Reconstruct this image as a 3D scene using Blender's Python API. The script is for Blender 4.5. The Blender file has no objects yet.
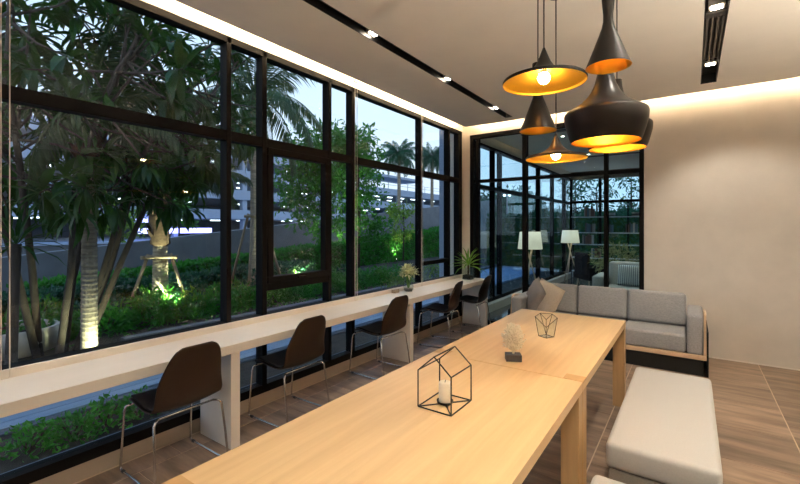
import bpy, bmesh, math, random
from mathutils import Vector, Matrix, Euler
R = random.Random(7)
scene = bpy.context.scene
COL = scene.collection

# ---------------------------------------------------------------- camera, world, exposure
cam_d = bpy.data.cameras.new('camera')
cam = bpy.data.objects.new('camera', cam_d); COL.objects.link(cam)
cam_d.sensor_width = 36.0
cam_d.lens = 415 / 800 * 36
cam_d.shift_y = -16 / 800
cam_d.clip_end = 500
cam.location = (0, 0, 1.6)
cam.rotation_euler = (math.radians(90), 0, math.atan(292 / 415))
scene.camera = cam
vs = scene.view_settings
vs.view_transform = 'Standard'; vs.look = 'None'; vs.gamma = 1.0; vs.use_curve_mapping = False
vs.exposure = 1.03
scene.cycles.use_denoising = True
scene.cycles.transparent_max_bounces = 32
scene.cycles.max_bounces = 10
scene.cycles.diffuse_bounces = 5
scene.cycles.sample_clamp_indirect = 6.0
scene.cycles.caustics_reflective = True

w = bpy.data.worlds.new('dusk_sky'); scene.world = w; w.use_nodes = True
nt = w.node_tree; nt.nodes.clear()
tc = nt.nodes.new('ShaderNodeTexCoord'); sx = nt.nodes.new('ShaderNodeSeparateXYZ')
rp = nt.nodes.new('ShaderNodeValToRGB'); bg = nt.nodes.new('ShaderNodeBackground'); ow = nt.nodes.new('ShaderNodeOutputWorld')
e = rp.color_ramp.elements
e[0].position = 0.0; e[0].color = (0.78, 0.83, 0.95, 1)
e[1].position = 1.0; e[1].color = (0.10, 0.26, 0.66, 1)
m_ = e.new(0.30); m_.color = (0.64, 0.74, 0.90, 1)
nt.links.new(tc.outputs['Generated'], sx.inputs[0]); nt.links.new(sx.outputs['Z'], rp.inputs[0])
nt.links.new(rp.outputs[0], bg.inputs[0]); nt.links.new(bg.outputs[0], ow.inputs[0])
bg.inputs['Strength'].default_value = 0.78

WARM = (1.0, 0.91, 0.78)
SPOT_W = 54      # recessed spotlights
COVE = 75        # cove strip emission
UP_W = 450      # added out-of-view uplighters that brighten the ceiling
PEND = 60        # pendant bulb emission

# ---------------------------------------------------------------- materials
MATS = {}
def mat(name, col, rough=0.6, metal=0.0, var=0.0, scale=(8, 8, 8), bump=0.0, emit=None, es=0.0, spec=0.5,
        col2=None, rnd=0.0, detail=4.0, coat=0.0, sheen=0.0, trans=0.0):
    """principled material; col/col2 mixed by a stretched noise, rnd = per-object brightness variation"""
    m = bpy.data.materials.new(name); m.use_nodes = True; MATS[name] = m
    t = m.node_tree; b = t.nodes['Principled BSDF']
    b.inputs['Base Color'].default_value = (*col, 1); b.inputs['Roughness'].default_value = rough
    b.inputs['Metallic'].default_value = metal; b.inputs['Specular IOR Level'].default_value = spec
    b.inputs['Coat Weight'].default_value = coat; b.inputs['Sheen Weight'].default_value = sheen
    if trans: b.inputs['Transmission Weight'].default_value = trans
    if emit:
        b.inputs['Emission Color'].default_value = (*emit, 1); b.inputs['Emission Strength'].default_value = es
    if var or col2 or bump or rnd:
        c = t.nodes.new('ShaderNodeTexCoord'); mp = t.nodes.new('ShaderNodeMapping'); n = t.nodes.new('ShaderNodeTexNoise')
        mp.inputs['Scale'].default_value = scale; n.inputs['Detail'].default_value = detail; n.inputs['Scale'].default_value = 1.0
        n.inputs['Roughness'].default_value = 0.62
        oi = t.nodes.new('ShaderNodeObjectInfo')
        t.links.new(c.outputs['Object'], mp.inputs[0])
        if rnd:
            sc_ = t.nodes.new('ShaderNodeVectorMath'); sc_.operation = 'MULTIPLY_ADD'
            cb = t.nodes.new('ShaderNodeCombineXYZ')
            for i in range(3): t.links.new(oi.outputs['Random'], cb.inputs[i])
            sc_.inputs[1].default_value = (37, 91, 53)
            t.links.new(cb.outputs[0], sc_.inputs[0]); t.links.new(c.outputs['Object'], sc_.inputs[2]); t.links.new(sc_.outputs[0], mp.inputs[0])
        t.links.new(mp.outputs[0], n.inputs['Vector'])
        c2 = col2 or tuple(v * (1 - var) for v in col)
        c1 = col if col2 else tuple(min(1, v * (1 + var * .6)) for v in col)
        r = t.nodes.new('ShaderNodeValToRGB'); r.color_ramp.elements[0].position = .32; r.color_ramp.elements[1].position = .68
        r.color_ramp.elements[0].color = (*c2, 1); r.color_ramp.elements[1].color = (*c1, 1)
        t.links.new(n.outputs['Fac'], r.inputs[0])
        out = r.outputs[0]
        if rnd:
            hs = t.nodes.new('ShaderNodeHueSaturation'); mr = t.nodes.new('ShaderNodeMapRange')
            mr.inputs['To Min'].default_value = 1 - rnd; mr.inputs['To Max'].default_value = 1 + rnd
            t.links.new(oi.outputs['Random'], mr.inputs['Value']); t.links.new(mr.outputs[0], hs.inputs['Value'])
            t.links.new(out, hs.inputs['Color']); out = hs.outputs[0]
        t.links.new(out, b.inputs['Base Color'])
        if bump:
            bp = t.nodes.new('ShaderNodeBump'); bp.inputs['Strength'].default_value = bump; bp.inputs['Distance'].default_value = .01
            t.links.new(n.outputs['Fac'], bp.inputs['Height']); t.links.new(bp.outputs[0], b.inputs['Normal'])
    return m

def glass(name, tint, f0=0.024, rough=0.0):
    m = bpy.data.materials.new(name); m.use_nodes = True; MATS[name] = m
    t = m.node_tree; t.nodes.clear()
    o = t.nodes.new('ShaderNodeOutputMaterial'); mx = t.nodes.new('ShaderNodeMixShader')
    tr = t.nodes.new('ShaderNodeBsdfTransparent'); gl = t.nodes.new('ShaderNodeBsdfGlossy')
    lw = t.nodes.new('ShaderNodeLayerWeight'); lw.inputs['Blend'].default_value = .5
    p = t.nodes.new('ShaderNodeMath'); p.operation = 'POWER'; p.inputs[1].default_value = 5
    ma = t.nodes.new('ShaderNodeMath'); ma.operation = 'MULTIPLY_ADD'; ma.inputs[1].default_value = 1 - f0; ma.inputs[2].default_value = f0
    tr.inputs[0].default_value = (*tint, 1); gl.inputs['Roughness'].default_value = rough
    t.links.new(lw.outputs['Facing'], p.inputs[0]); t.links.new(p.outputs[0], ma.inputs[0]); t.links.new(ma.outputs[0], mx.inputs[0])
    t.links.new(tr.outputs[0], mx.inputs[1]); t.links.new(gl.outputs[0], mx.inputs[2]); t.links.new(mx.outputs[0], o.inputs[0])
    return m

def leafmat(name, col, rnd=.35, rough=.45):
    """leaf: diffuse/gloss + a little translucency, hue and value vary by position"""
    m = bpy.data.materials.new(name); m.use_nodes = True; MATS[name] = m
    t = m.node_tree; b = t.nodes['Principled BSDF']; o = t.nodes['Material Output']
    b.inputs['Roughness'].default_value = rough
    g = t.nodes.new('ShaderNodeNewGeometry'); n = t.nodes.new('ShaderNodeTexNoise'); n.inputs['Scale'].default_value = 3.1
    t.links.new(g.outputs['Position'], n.inputs['Vector'])
    r = t.nodes.new('ShaderNodeValToRGB')
    r.color_ramp.elements[0].position = .3; r.color_ramp.elements[1].position = .7
    r.color_ramp.elements[0].color = (*[v * (1 - rnd) for v in col], 1)
    r.color_ramp.elements[1].color = (min(1, col[0] * (1 + rnd * 1.3)), min(1, col[1] * (1 + rnd)), col[2], 1)
    t.links.new(n.outputs['Fac'], r.inputs[0]); t.links.new(r.outputs[0], b.inputs['Base Color'])
    tl = t.nodes.new('ShaderNodeBsdfTranslucent'); mx = t.nodes.new('ShaderNodeMixShader'); mx.inputs[0].default_value = .3
    t.links.new(r.outputs[0], tl.inputs[0]); t.links.new(b.outputs[0], mx.inputs[1]); t.links.new(tl.outputs[0], mx.inputs[2])
    t.links.new(mx.outputs[0], o.inputs[0])
    return m

mat('plaster', (.68, .62, .55), .85, var=.05, scale=(3, 3, 3), bump=.02)
mat('ceiling_paint', (.87, .82, .73), .9, var=.03, scale=(2, 2, 2))
mat('cove_paint', (.80, .74, .64), .8)
mat('low_bounce_wall', (.10, .085, .07), .6, var=.2, scale=(8, 8, 1))  # invented dark wall finish that cuts bounced light and glass reflections
mat('black_frame', (.0045, .004, .004), .55, spec=.08, var=.2, scale=(6, 6, 2))
mat('trough_black', (.010, .009, .009), .45)
mat('counter_laminate', (.80, .735, .65), .38, var=.05, scale=(3, 1, 3))
mat('curb_shaded_laminate', (.36, .29, .225), .5, var=.05, scale=(3, 1, 3))  # shade under the counter is put into this darker colour
mat('tile', (.300, .212, .150), .42, col2=(.105, .070, .048), scale=(1.6, 10, 4), rnd=.20, bump=.06, detail=7)
mat('grout', (.52, .40, .30), .8)
mat('dark_floor', (.10, .085, .075), .16, var=.3, scale=(1, 5, 2))
mat('oak', (.80, .56, .29), .38, col2=(.71, .475, .235), scale=(24, 1.3, 9), bump=.02, detail=6)
mat('oak_leg', (.60, .375, .175), .42, col2=(.46, .27, .12), scale=(11, 11, .9), bump=.02, detail=6)
mat('oak_end', (.66, .41, .175), .45, col2=(.55, .32, .13), scale=(14, 3, 9))
mat('maple', (.70, .50, .33), .45, col2=(.58, .39, .24), scale=(1.2, 9, 9))
mat('bench_fabric', (.455, .455, .445), .95, var=.06, scale=(160, 160, 160), bump=.12, sheen=.2)
mat('bench_base', (.17, .155, .135), .95, var=.15, scale=(150, 150, 150), bump=.1)
mat('sofa_fabric', (.295, .295, .303), .95, var=.22, scale=(60, 60, 140), bump=.15, sheen=.2)
mat('cushion_grey', (.21, .19, .18), .9, var=.1, scale=(60, 60, 60), bump=.1)
mat('cushion_beige', (.54, .45, .35), .9, var=.1, scale=(60, 60, 60), bump=.1)
mat('sofa_black', (.005, .005, .005), .6, spec=.2)
mat('chair_shell', (.020, .0105, .0065), .45, spec=.25, var=.1, scale=(4, 4, 4))
mat('chair_pad', (.010, .010, .013), .85, spec=.2, var=.2, scale=(60, 60, 60), bump=.1)
mat('chrome', (.72, .71, .70), .16, 1.0)
mat('rubber', (.02, .02, .02), .7)
mat('pendant_black', (.008, .006, .005), .38, 0, spec=.2, var=.2, scale=(20, 20, 20))
mat('pendant_gold', (1.0, .52, .045), .42, .8, var=.05, scale=(10, 10, 10))
mat('bulb', (1, .9, .7), .3, emit=(1.0, .74, .40), es=PEND)
mat('cord_black', (.02, .016, .012), .6)
mat('led_strip', (1, .9, .7), .5, emit=(1.0, .78, .52), es=COVE)
mat('spot_lens', (1, .95, .9), .3, emit=(1.0, .86, .66), es=26)
mat('spot_bezel', (.55, .50, .44), .3, .7)
mat('wire_black', (.015, .012, .010), .4, .4)
mat('wire_brass', (.10, .065, .035), .35, .7)
mat('wax', (.88, .80, .66), .5)
mat('coral', (.95, .86, .70), .75, var=.15, scale=(40, 40, 40))
mat('grille_grey', (.09, .075, .06), .5)
mat('block_dark', (.035, .030, .028), .5, var=.3, scale=(30, 8, 30))
mat('wood_block', (.40, .30, .21), .5, col2=(.28, .2, .13), scale=(30, 6, 30))
mat('blind_cord', (.72, .66, .56), .6)
mat('concrete', (.17, .175, .185), .85, var=.15, scale=(1.5, 1.5, 1.5), bump=.05)
mat('garage_concrete', (.36, .43, .54), .85, var=.1, scale=(.3, .3, .3))
mat('garage_dark', (.13, .16, .20), .9)
mat('garage_light', (1, 1, 1), .5, emit=(.92, .97, 1.0), es=3.2)
mat('sign_violet', (.5, .4, .9), .5, emit=(.40, .38, 1.0), es=2.4)
mat('deck', (.34, .46, .60), .55, col2=(.26, .36, .48), scale=(9, .8, 9), rnd=.15, bump=.1)
mat('soil', (.045, .038, .028), .95, var=.4, scale=(6, 6, 6), bump=.3)
mat('kerb', (.34, .31, .27), .8, var=.12, scale=(4, 4, 4))
mat('planter_white', (.62, .55, .44), .6, var=.06, scale=(3, 3, 3))
mat('bark', (.10, .075, .055), .9, col2=(.05, .036, .026), scale=(14, 14, 2.5), bump=.6)
mat('palm_bark', (.44, .36, .26), .9, col2=(.22, .17, .115), scale=(3, 3, 26), bump=.6)
mat('palm_fibre', (.17, .105, .06), .95, col2=(.07, .04, .025), scale=(9, 9, 12), bump=.8)
mat('brace_wood', (.36, .27, .17), .8, col2=(.22, .16, .10), scale=(14, 14, 2), bump=.2)
mat('lampshade', (.85, .80, .68), .7, emit=(1.0, .82, .56), es=.33)
mat('lamp_wood', (.72, .58, .42), .5, col2=(.6, .46, .32), scale=(20, 20, 3))
mat('pale_fabric', (.55, .54, .50), .95, var=.1, scale=(60, 60, 60))
mat('shelf_white', (.62, .66, .66), .5)
for i, c in enumerate([(.35, .32, .28), (.10, .09, .09), (.22, .12, .09), (.5, .48, .44), (.10, .16, .2)]): mat('book%d' % i, c, .7)
mat('steel_pole', (.30, .31, .33), .4, .6)
glass('window_glass', (.89, .96, .98))
glass('partition_glass', (.77, .90, .945))
glass('vase_glass', (.93, .97, .96))
leafmat('leaf_dark', (.034, .10, .011))
leafmat('leaf_mid', (.06, .24, .025))
leafmat('leaf_hedge', (.045, .26, .026))
leafmat('leaf_lime', (.16, .30, .04))
leafmat('leaf_teal', (.022, .11, .058))
leafmat('leaf_palm', (.055, .105, .040))
leafmat('leaf_red', (.11, .018, .020))
leafmat('leaf_pale', (.33, .36, .19))
leafmat('leaf_cream', (.58, .62, .38), .2)
leafmat('leaf_silver', (.20, .26, .24))
leafmat('leaf_spiky', (.15, .34, .05))
M = MATS
# striped cushion
def stripe_mat():
    m = mat('stripe', (.6, .6, .58), .9); t = m.node_tree; b = t.nodes['Principled BSDF']
    c = t.nodes.new('ShaderNodeTexCoord'); wv = t.nodes.new('ShaderNodeTexWave'); wv.inputs['Scale'].default_value = 9
    r = t.nodes.new('ShaderNodeValToRGB'); r.color_ramp.interpolation = 'CONSTANT'
    r.color_ramp.elements[0].color = (.62, .64, .62, 1); r.color_ramp.elements[1].position = .6; r.color_ramp.elements[1].color = (.16, .22, .26, 1)
    t.links.new(c.outputs['Object'], wv.inputs[0]); t.links.new(wv.outputs['Fac'], r.inputs[0]); t.links.new(r.outputs[0], b.inputs['Base Color'])
stripe_mat()

# ---------------------------------------------------------------- mesh helpers
class MB:
    def __init__(s): s.v = []; s.f = []
    def box(s, x0, x1, y0, y1, z0, z1):
        n = len(s.v)
        s.v += [(x0, y0, z0), (x1, y0, z0), (x1, y1, z0), (x0, y1, z0), (x0, y0, z1), (x1, y0, z1), (x1, y1, z1), (x0, y1, z1)]
        s.f += [tuple(n + i for i in q) for q in ((0, 3, 2, 1), (4, 5, 6, 7), (0, 1, 5, 4), (1, 2, 6, 5), (2, 3, 7, 6), (3, 0, 4, 7))]
        return s
    def quad(s, *pts):
        n = len(s.v); s.v += [tuple(p) for p in pts]; s.f.append(tuple(range(n, n + len(pts)))); return s
    def tube(s, pts, r, seg=8, caps=True):
        pts = [Vector(p) for p in pts]; n0 = len(s.v)
        rs = r if isinstance(r, (list, tuple)) else [r] * len(pts)
        prev = None
        for i, p in enumerate(pts):
            if i == 0: d = pts[1] - pts[0]
            elif i == len(pts) - 1: d = pts[-1] - pts[-2]
            else: d = (pts[i + 1] - p).normalized() + (p - pts[i - 1]).normalized()
            d.normalize()
            if prev is None:
                a = Vector((0, 0, 1)) if abs(d.z) < .9 else Vector((1, 0, 0))
                u = d.cross(a).normalized()
            else:
                u = (prev - d * prev.dot(d)).normalized()
            prev = u; v = d.cross(u)
            for k in range(seg):
                t = 2 * math.pi * k / seg
                s.v.append(tuple(p + (u * math.cos(t) + v * math.sin(t)) * rs[i]))
        for i in range(len(pts) - 1):
            for k in range(seg):
                a = n0 + i * seg + k; b = n0 + i * seg + (k + 1) % seg
                s.f.append((a, b, b + seg, a + seg))
        if caps:
            s.f.append(tuple(n0 + k for k in reversed(range(seg))))
            s.f.append(tuple(n0 + (len(pts) - 1) * seg + k for k in range(seg)))
        return s
    def lathe(s, prof, seg=32, c=(0, 0, 0)):
        n0 = len(s.v)
        for r, z in prof:
            for k in range(seg):
                t = 2 * math.pi * k / seg
                s.v.append((c[0] + r * math.cos(t), c[1] + r * math.sin(t), c[2] + z))
        for i in range(len(prof) - 1):
            for k in range(seg):
                a = n0 + i * seg + k; b = n0 + i * seg + (k + 1) % seg
                s.f.append((a, b, b + seg, a + seg))
        return s
    def leaf(s, base, d, up, L, W, bend=.25, fold=.15):
        d = Vector(d).normalized(); sd = d.cross(Vector(up))
        if sd.length < 1e-3: sd = d.cross(Vector((1, .3, 0)))
        sd.normalize(); nr = sd.cross(d); b = Vector(base); n = len(s.v)
        m1 = b + d * L * .35 - nr * bend * L * .05; m2 = b + d * L * .7 - nr * bend * L * .3; tip = b + d * L * .97 - nr * bend * L * .75
        for p in (b, m1 + sd * W * .5 + nr * fold * W, m1, m1 - sd * W * .5 + nr * fold * W, m2 + sd * W * .38 + nr * fold * W, m2, m2 - sd * W * .38 + nr * fold * W, tip):
            s.v.append(tuple(p))
        s.f += [tuple(n + i for i in q) for q in ((0, 2, 1), (0, 3, 2), (1, 2, 5, 4), (2, 3, 6, 5), (4, 5, 7), (5, 6, 7))]
        return s
    def sleaf(s, p, d, sd, L, W):   # simple 4-point leaf
        n = len(s.v); p = Vector(p); d = Vector(d); sd = Vector(sd)
        nr = d.cross(sd)
        for q in (p, p + d * L * .5 + sd * W * .5 + nr * .05 * L, p + d * L - nr * .12 * L, p + d * L * .5 - sd * W * .5 + nr * .05 * L): s.v.append(tuple(q))
        s.f.append((n, n + 1, n + 2, n + 3)); return s
    def build(s, name, m, parent=None, smooth=False, bevel=0, loc=None, sub=0, seg=2):
        me = bpy.data.meshes.new(name); me.from_pydata(s.v, [], s.f); me.update()
        if isinstance(m, str): m = M[m]
        me.materials.append(m)
        if bevel or smooth:
            bm = bmesh.new(); bm.from_mesh(me)
            bmesh.ops.remove_doubles(bm, verts=bm.verts, dist=1e-5)
            bmesh.ops.recalc_face_normals(bm, faces=bm.faces)
            if bevel: bmesh.ops.bevel(bm, geom=list(bm.edges), offset=bevel, segments=seg, profile=.5, affect='EDGES')
            if smooth:
                for f in bm.faces: f.smooth = True
            bm.to_mesh(me); bm.free()
        o = bpy.data.objects.new(name, me); COL.objects.link(o)
        if parent: o.parent = parent
        if loc: o.location = loc
        if sub:
            md = o.modifiers.new('sub', 'SUBSURF'); md.levels = sub; md.render_levels = sub
        return o

def box(name, m, parent, x0, x1, y0, y1, z0, z1, bevel=0, smooth=False, seg=2):
    cx, cy, cz = (x0 + x1) / 2, (y0 + y1) / 2, (z0 + z1) / 2
    o = MB().box(x0 - cx, x1 - cx, y0 - cy, y1 - cy, z0 - cz, z1 - cz).build(name, m, parent, bevel=bevel, smooth=smooth, seg=seg)
    pl = Vector((0, 0, 0))
    o.location = Vector((cx, cy, cz)) - (parent.location if parent else pl)
    return o
def tag(o, label=None, cat=None, group=None, kind=None):
    if label: o['label'] = label
    if cat: o['category'] = cat
    if group: o['group'] = group
    if kind: o['kind'] = kind
    return o
def thing(name, loc, label=None, cat=None, group=None, kind=None, rz=0):
    o = bpy.data.objects.new(name, None); COL.objects.link(o); o.empty_display_size = .1
    o.location = loc; o.rotation_euler = (0, 0, rz)
    return tag(o, label, cat, group, kind)
def copy_tree(o, parent=None):
    c = o.copy(); COL.objects.link(c)
    if parent: c.parent = parent
    for ch in list(o.children): copy_tree(ch, c)
    return c
def struct(o, label=None): return tag(o, label, None, None, 'structure')
def spot(name, loc, target, watts, angle, col=WARM, blend=.5, size=.03, parent=None):
    l = bpy.data.lights.new(name, 'SPOT'); l.energy = watts; l.color = col; l.spot_size = math.radians(angle); l.spot_blend = blend; l.shadow_soft_size = size
    o = bpy.data.objects.new(name, l); COL.objects.link(o)
    d = Vector(target) - Vector(loc); o.rotation_euler = d.to_track_quat('-Z', 'Y').to_euler()
    o.location = Vector(loc) - (parent.location if parent else Vector((0, 0, 0)))
    if parent: o.parent = parent
    return o
def frand(a, b): return R.uniform(a, b)
def rdir():
    while True:
        v = Vector((frand(-1, 1), frand(-1, 1), frand(-1, 1)))
        if .05 < v.length < 1: return v.normalized()

# ================================================================ STRUCTURE
XR, YF = 4.6, -3.6            # unseen right wall and wall behind the camera
YB = 6.3                      # back wall plane
XW = -3.15                    # inner face of window wall
CZ = 3.2                      # ceiling panel underside
SZ = 3.46                     # slab above the cove

floor = box('floor', 'grout', None, -3.3, XR, YF, YB + .1, -.12, -.003); struct(floor, 'floor of wood look tiles with pale joints')
tile_mesh = {}
col0 = -.563 - 1.19 * 3
for ci in range(8):
    xa, xb = max(-3.13, col0 + 1.19 * ci), min(XR, col0 + 1.19 * (ci + 1))
    if xb - xa < .05: continue
    y = 4.23 + .6 * 4 - (.32 if ci % 2 == 0 else 0)
    while y > YF:
        ya, yb = max(YF, y - .6), min(YB, y)
        if yb - ya > .03:
            wx, wy = round(xb - xa - .008, 4), round(yb - ya - .004, 4)
            k = (wx, wy)
            if k not in tile_mesh:
                o = MB().box(-wx / 2, wx / 2, -wy / 2, wy / 2, -.006, .003).build('tile', 'tile', floor, bevel=.0012, seg=1); tile_mesh[k] = o.data
            else:
                o = bpy.data.objects.new('tile', tile_mesh[k]); COL.objects.link(o); o.parent = floor
            o.location = (Vector(((xa + xb) / 2, (ya + yb) / 2, -.003)) - floor.location)
        y -= .6

# ceiling panel with two slots (left slot x -2.25..-2.15, right slot .08..0.225)
LS, RS = (-2.255, -2.150), (.078, .222)
LSY, RSY = 5.92, 5.78
b = MB(); c0, c1 = CZ, CZ + .045
b.box(-3.0, LS[0], YF, 6.11, c0, c1); b.box(LS[1], RS[0], YF, 6.11, c0, c1); b.box(RS[1], XR, YF, 6.11, c0, c1)
b.box(LS[0], LS[1], LSY, 6.11, c0, c1); b.box(RS[0], RS[1], RSY, 6.11, c0, c1)
struct(b.build('ceiling', 'ceiling_paint'), 'suspended beige ceiling panel with two black slots')
struct(box('ceiling', 'cove_paint', None, -3.4, XR + .1, YF - .1, YB + .2, SZ, SZ + .12), 'slab above the lit ceiling cove')

# cove strips
s_ = box('cove_light_strip', 'led_strip', None, -2.998, -2.978, YF + .2, 6.05, c1 + .001, c1 + .012)
tag(s_, 'warm light strip hidden in the ceiling cove above the long window', 'light strip')
s_ = box('cove_light_strip', 'led_strip', None, -2.9, XR - .1, 6.085, 6.105, c1 + .001, c1 + .012)
tag(s_, 'warm light strip hidden in the ceiling cove along the plain back wall', 'light strip')

# window wall header, curb, corner pier
struct(box('wall_left', 'cove_paint', None, -3.35, XW, YF, YB, 3.175, SZ), 'header above the long window')
struct(box('wall_left', 'curb_shaded_laminate', None, -3.35, XW, YF, YB, -.1, .10), 'low tan curb, darkened for counter shade, under the long window')
b = MB()
b.box(-3.40, -3.01, YB - .02, YB + .16, -.1, 3.10)
b.box(-3.40, -.515, YB, YB + .16, 3.10, SZ)
b.box(-.515, XR, YB, YB + .16, -.1, SZ)
struct(b.build('wall_back', 'plaster'), 'plain beige back wall beside the glass partition')
struct(box('wall_right', 'low_bounce_wall', None, XR, XR + .12, YF, YB, -.1, SZ), 'unseen right wall, kept dark to cut bounced light')
struct(box('wall_front', 'low_bounce_wall', None, -3.4, XR, YF - .12, YF, -.1, SZ), 'unseen wall behind the viewer, kept dark to cut bounced light')
struct(box('baseboard_back', 'counter_laminate', None, .2, XR, YB - .006, YB, 0, .012), 'thin pale joint line at the foot of the back wall')

# ---------------------------------------------------------------- long window
def pane(parent, x, y0, y1, z0, z1, m='window_glass', axis='x'):
    if axis == 'x': return box('pane', m, parent, x - .004, x + .004, y0, y1, z0, z1)
    return box('pane', m, parent, y0, y1, x - .004, x + .004, z0, z1)
def window_wall(name, label, xi, xo, xg, mull, y0, y1, zb, zt, trans, skip_trans=()):
    wnd = thing(name, ((xi + xo) / 2, y0, 0)); struct(wnd, label)
    box('bottom_rail', 'black_frame', wnd, xo, xi, y0, y1, zb, zb + .07)
    box('top_rail', 'black_frame', wnd, xo, xi, y0, y1, zt - .055, zt)
    ed = [(y0 - .01, y0)] + list(mull) + [(y1, y1 + .01)]
    for a, c in mull: box('mullion', 'black_frame', wnd, xo, xi, a, c, zb, zt, bevel=.004, seg=1)
    for i in range(len(ed) - 1):
        a, c = ed[i][1], ed[i + 1][0]
        if c - a < .03: continue
        zs = [zb + .07] + [t for t in trans] + [zt - .055]
        cur = zb + .07
        for (ta, tb) in trans:
            box('transom', 'black_frame', wnd, xo + .01, xi - .005, a, c, ta, tb)
            pane(wnd, xg, a, c, cur, ta); cur = tb
        pane(wnd, xg, a, c, cur, zt - .055)
    return wnd
mull = [(-2.4, -2.34), (-1.5, -1.44), (.42, .47), (1.985, 2.028), (2.335, 2.385), (3.165, 3.21), (3.535, 3.585), (4.99, 5.03), (5.83, 5.87), (6.17, 6.285)]
w1 = window_wall('window_1', 'long black framed window looking onto the garden', XW, -3.25, -3.205, mull, YF, YB - .02, .10, 3.18, [(.70, .80), (2.315, 2.395)])
# opening sash in bay 2.385..3.165
def sash(y0, y1, z0, z1, lower):
    L_ = w1.location
    sh = thing('sash', (0, 0, 0)); sh.parent = w1; sh.location = (0, 0, 0)
    xi, xo = -3.135, -3.215; t = .062
    def bb(n, *a):
        o = box(n, 'black_frame', None, *a, bevel=.004, seg=1); o.parent = sh; o.location = o.location - L_; return o
    bb('sash_frame', xo, xi, y0, y1, z0, z0 + t); bb('sash_frame', xo, xi, y0, y1, z1 - t, z1)
    bb('sash_frame', xo, xi, y0, y0 + t, z0 + t, z1 - t); bb('sash_frame', xo, xi, y1 - t, y1, z0 + t, z1 - t)
    bb('window_catch', xi - .001, xi + .02, (y0 + y1) / 2 - .05, (y0 + y1) / 2 + .05, z0 + .02, z0 + .04)
    box('transom', 'black_frame', w1, -3.245, -3.155, y0, y1, z0 - lower, z0)
sash(2.385, 3.165, 1.075, 2.315, .065)
box('transom', 'black_frame', w1, -3.245, -3.155, 5.03, 5.83, 1.03, 1.09)

# ---------------------------------------------------------------- glass partition to the next room
p1 = thing('window_2', (-1.75, YB, 0)); struct(p1, 'black framed glass partition to the next room')
PX0, PX1, PZ = -3.01, -.515, 3.10
posts = [(PX0, PX0 + .055), (-2.135, -2.07), (-.995, -.945), (PX1 - .055, PX1)]
for a, c in posts: box('mullion', 'black_frame', p1, a, c, YB - .01, YB + .10, 0, PZ, bevel=.004, seg=1)
box('mullion', 'black_frame', p1, -2.915, -2.865, YB + .02, YB + .09, 0, PZ)
box('top_rail', 'black_frame', p1, PX0, PX1, YB - .01, YB + .10, PZ - .06, PZ)
box('bottom_rail', 'black_frame', p1, PX0, PX1, YB - .01, YB + .10, 0, .08)
xs = [posts[0][1], -2.915, -2.865, posts[1][0], posts[1][1], posts[2][0], posts[2][1], posts[3][0]]
for i in range(0, 8, 2):
    box('transom', 'black_frame', p1, xs[i], xs[i + 1], YB + .01, YB + .09, 2.31, 2.36)
    pane(p1, YB + .05, xs[i], xs[i + 1], .08, 2.31, 'partition_glass', 'y'); pane(p1, YB + .05, xs[i], xs[i + 1], 2.36, PZ - .06, 'partition_glass', 'y')

# ---------------------------------------------------------------- next room shell
NY = 13.9
struct(box('floor', 'dark_floor', None, -3.3, XR, YB + .16, NY + .2, -.12, 0), 'dark polished floor of the next room')
struct(box('ceiling', 'ceiling_paint', None, -3.3, XR, YB + .16, NY + .2, 3.3, 3.4), 'pale ceiling of the next room')
struct(box('wall_left', 'plaster', None, -3.35, XW, YB + .16, NY, 3.12, 3.3), 'header above the windows of the next room')
struct(box('wall_left', 'plaster', None, -3.35, XW + .1, YB + .16, NY, -.1, .15), 'low sill under the windows of the next room')
struct(box('wall_right', 'low_bounce_wall', None, XR, XR + .12, YB + .16, NY + .2, -.1, 3.4), 'dark right wall of the next room')
b = MB(); b.box(-3.35, XR, NY, NY + .2, 3.06, 3.3); b.box(-3.35, XR, NY, NY + .2, -.1, .1); b.box(-1.1, XR, NY, NY + .2, .1, 3.06)
struct(b.build('wall_back', 'low_bounce_wall'), 'far wall of the next room')  # both next room walls kept dark to weaken reflections in the side windows
window_wall('window_3', 'windows along the left of the next room', XW, -3.25, -3.205, [(YB + .2, YB + .26), (6.98, 7.03), (7.66, 7.71), (8.03, 8.08), (9.6, 9.65), (10.6, 10.68), (11.9, 11.96), (13.2, 13.3)], YB + .16, NY, .15, 3.12, [(2.28, 2.36)])
w4 = thing('window_4', (-2, NY, 0)); struct(w4, 'window at the far end of the next room')
fx = [-3.14, -2.30, -2.16, -1.13]
for a in fx: box('mullion', 'black_frame', w4, a - .035, a + .035, NY - .02, NY + .08, .1, 3.06)
for i in range(3):
    a, c = fx[i] + .035, fx[i + 1] - .035
    box('transom', 'black_frame', w4, a, c, NY - .01, NY + .07, 2.31, 2.39)
    pane(w4, NY + .03, a, c, .1, 2.31, 'window_glass', 'y'); pane(w4, NY + .03, a, c, 2.39, 3.06, 'window_glass', 'y')

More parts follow.
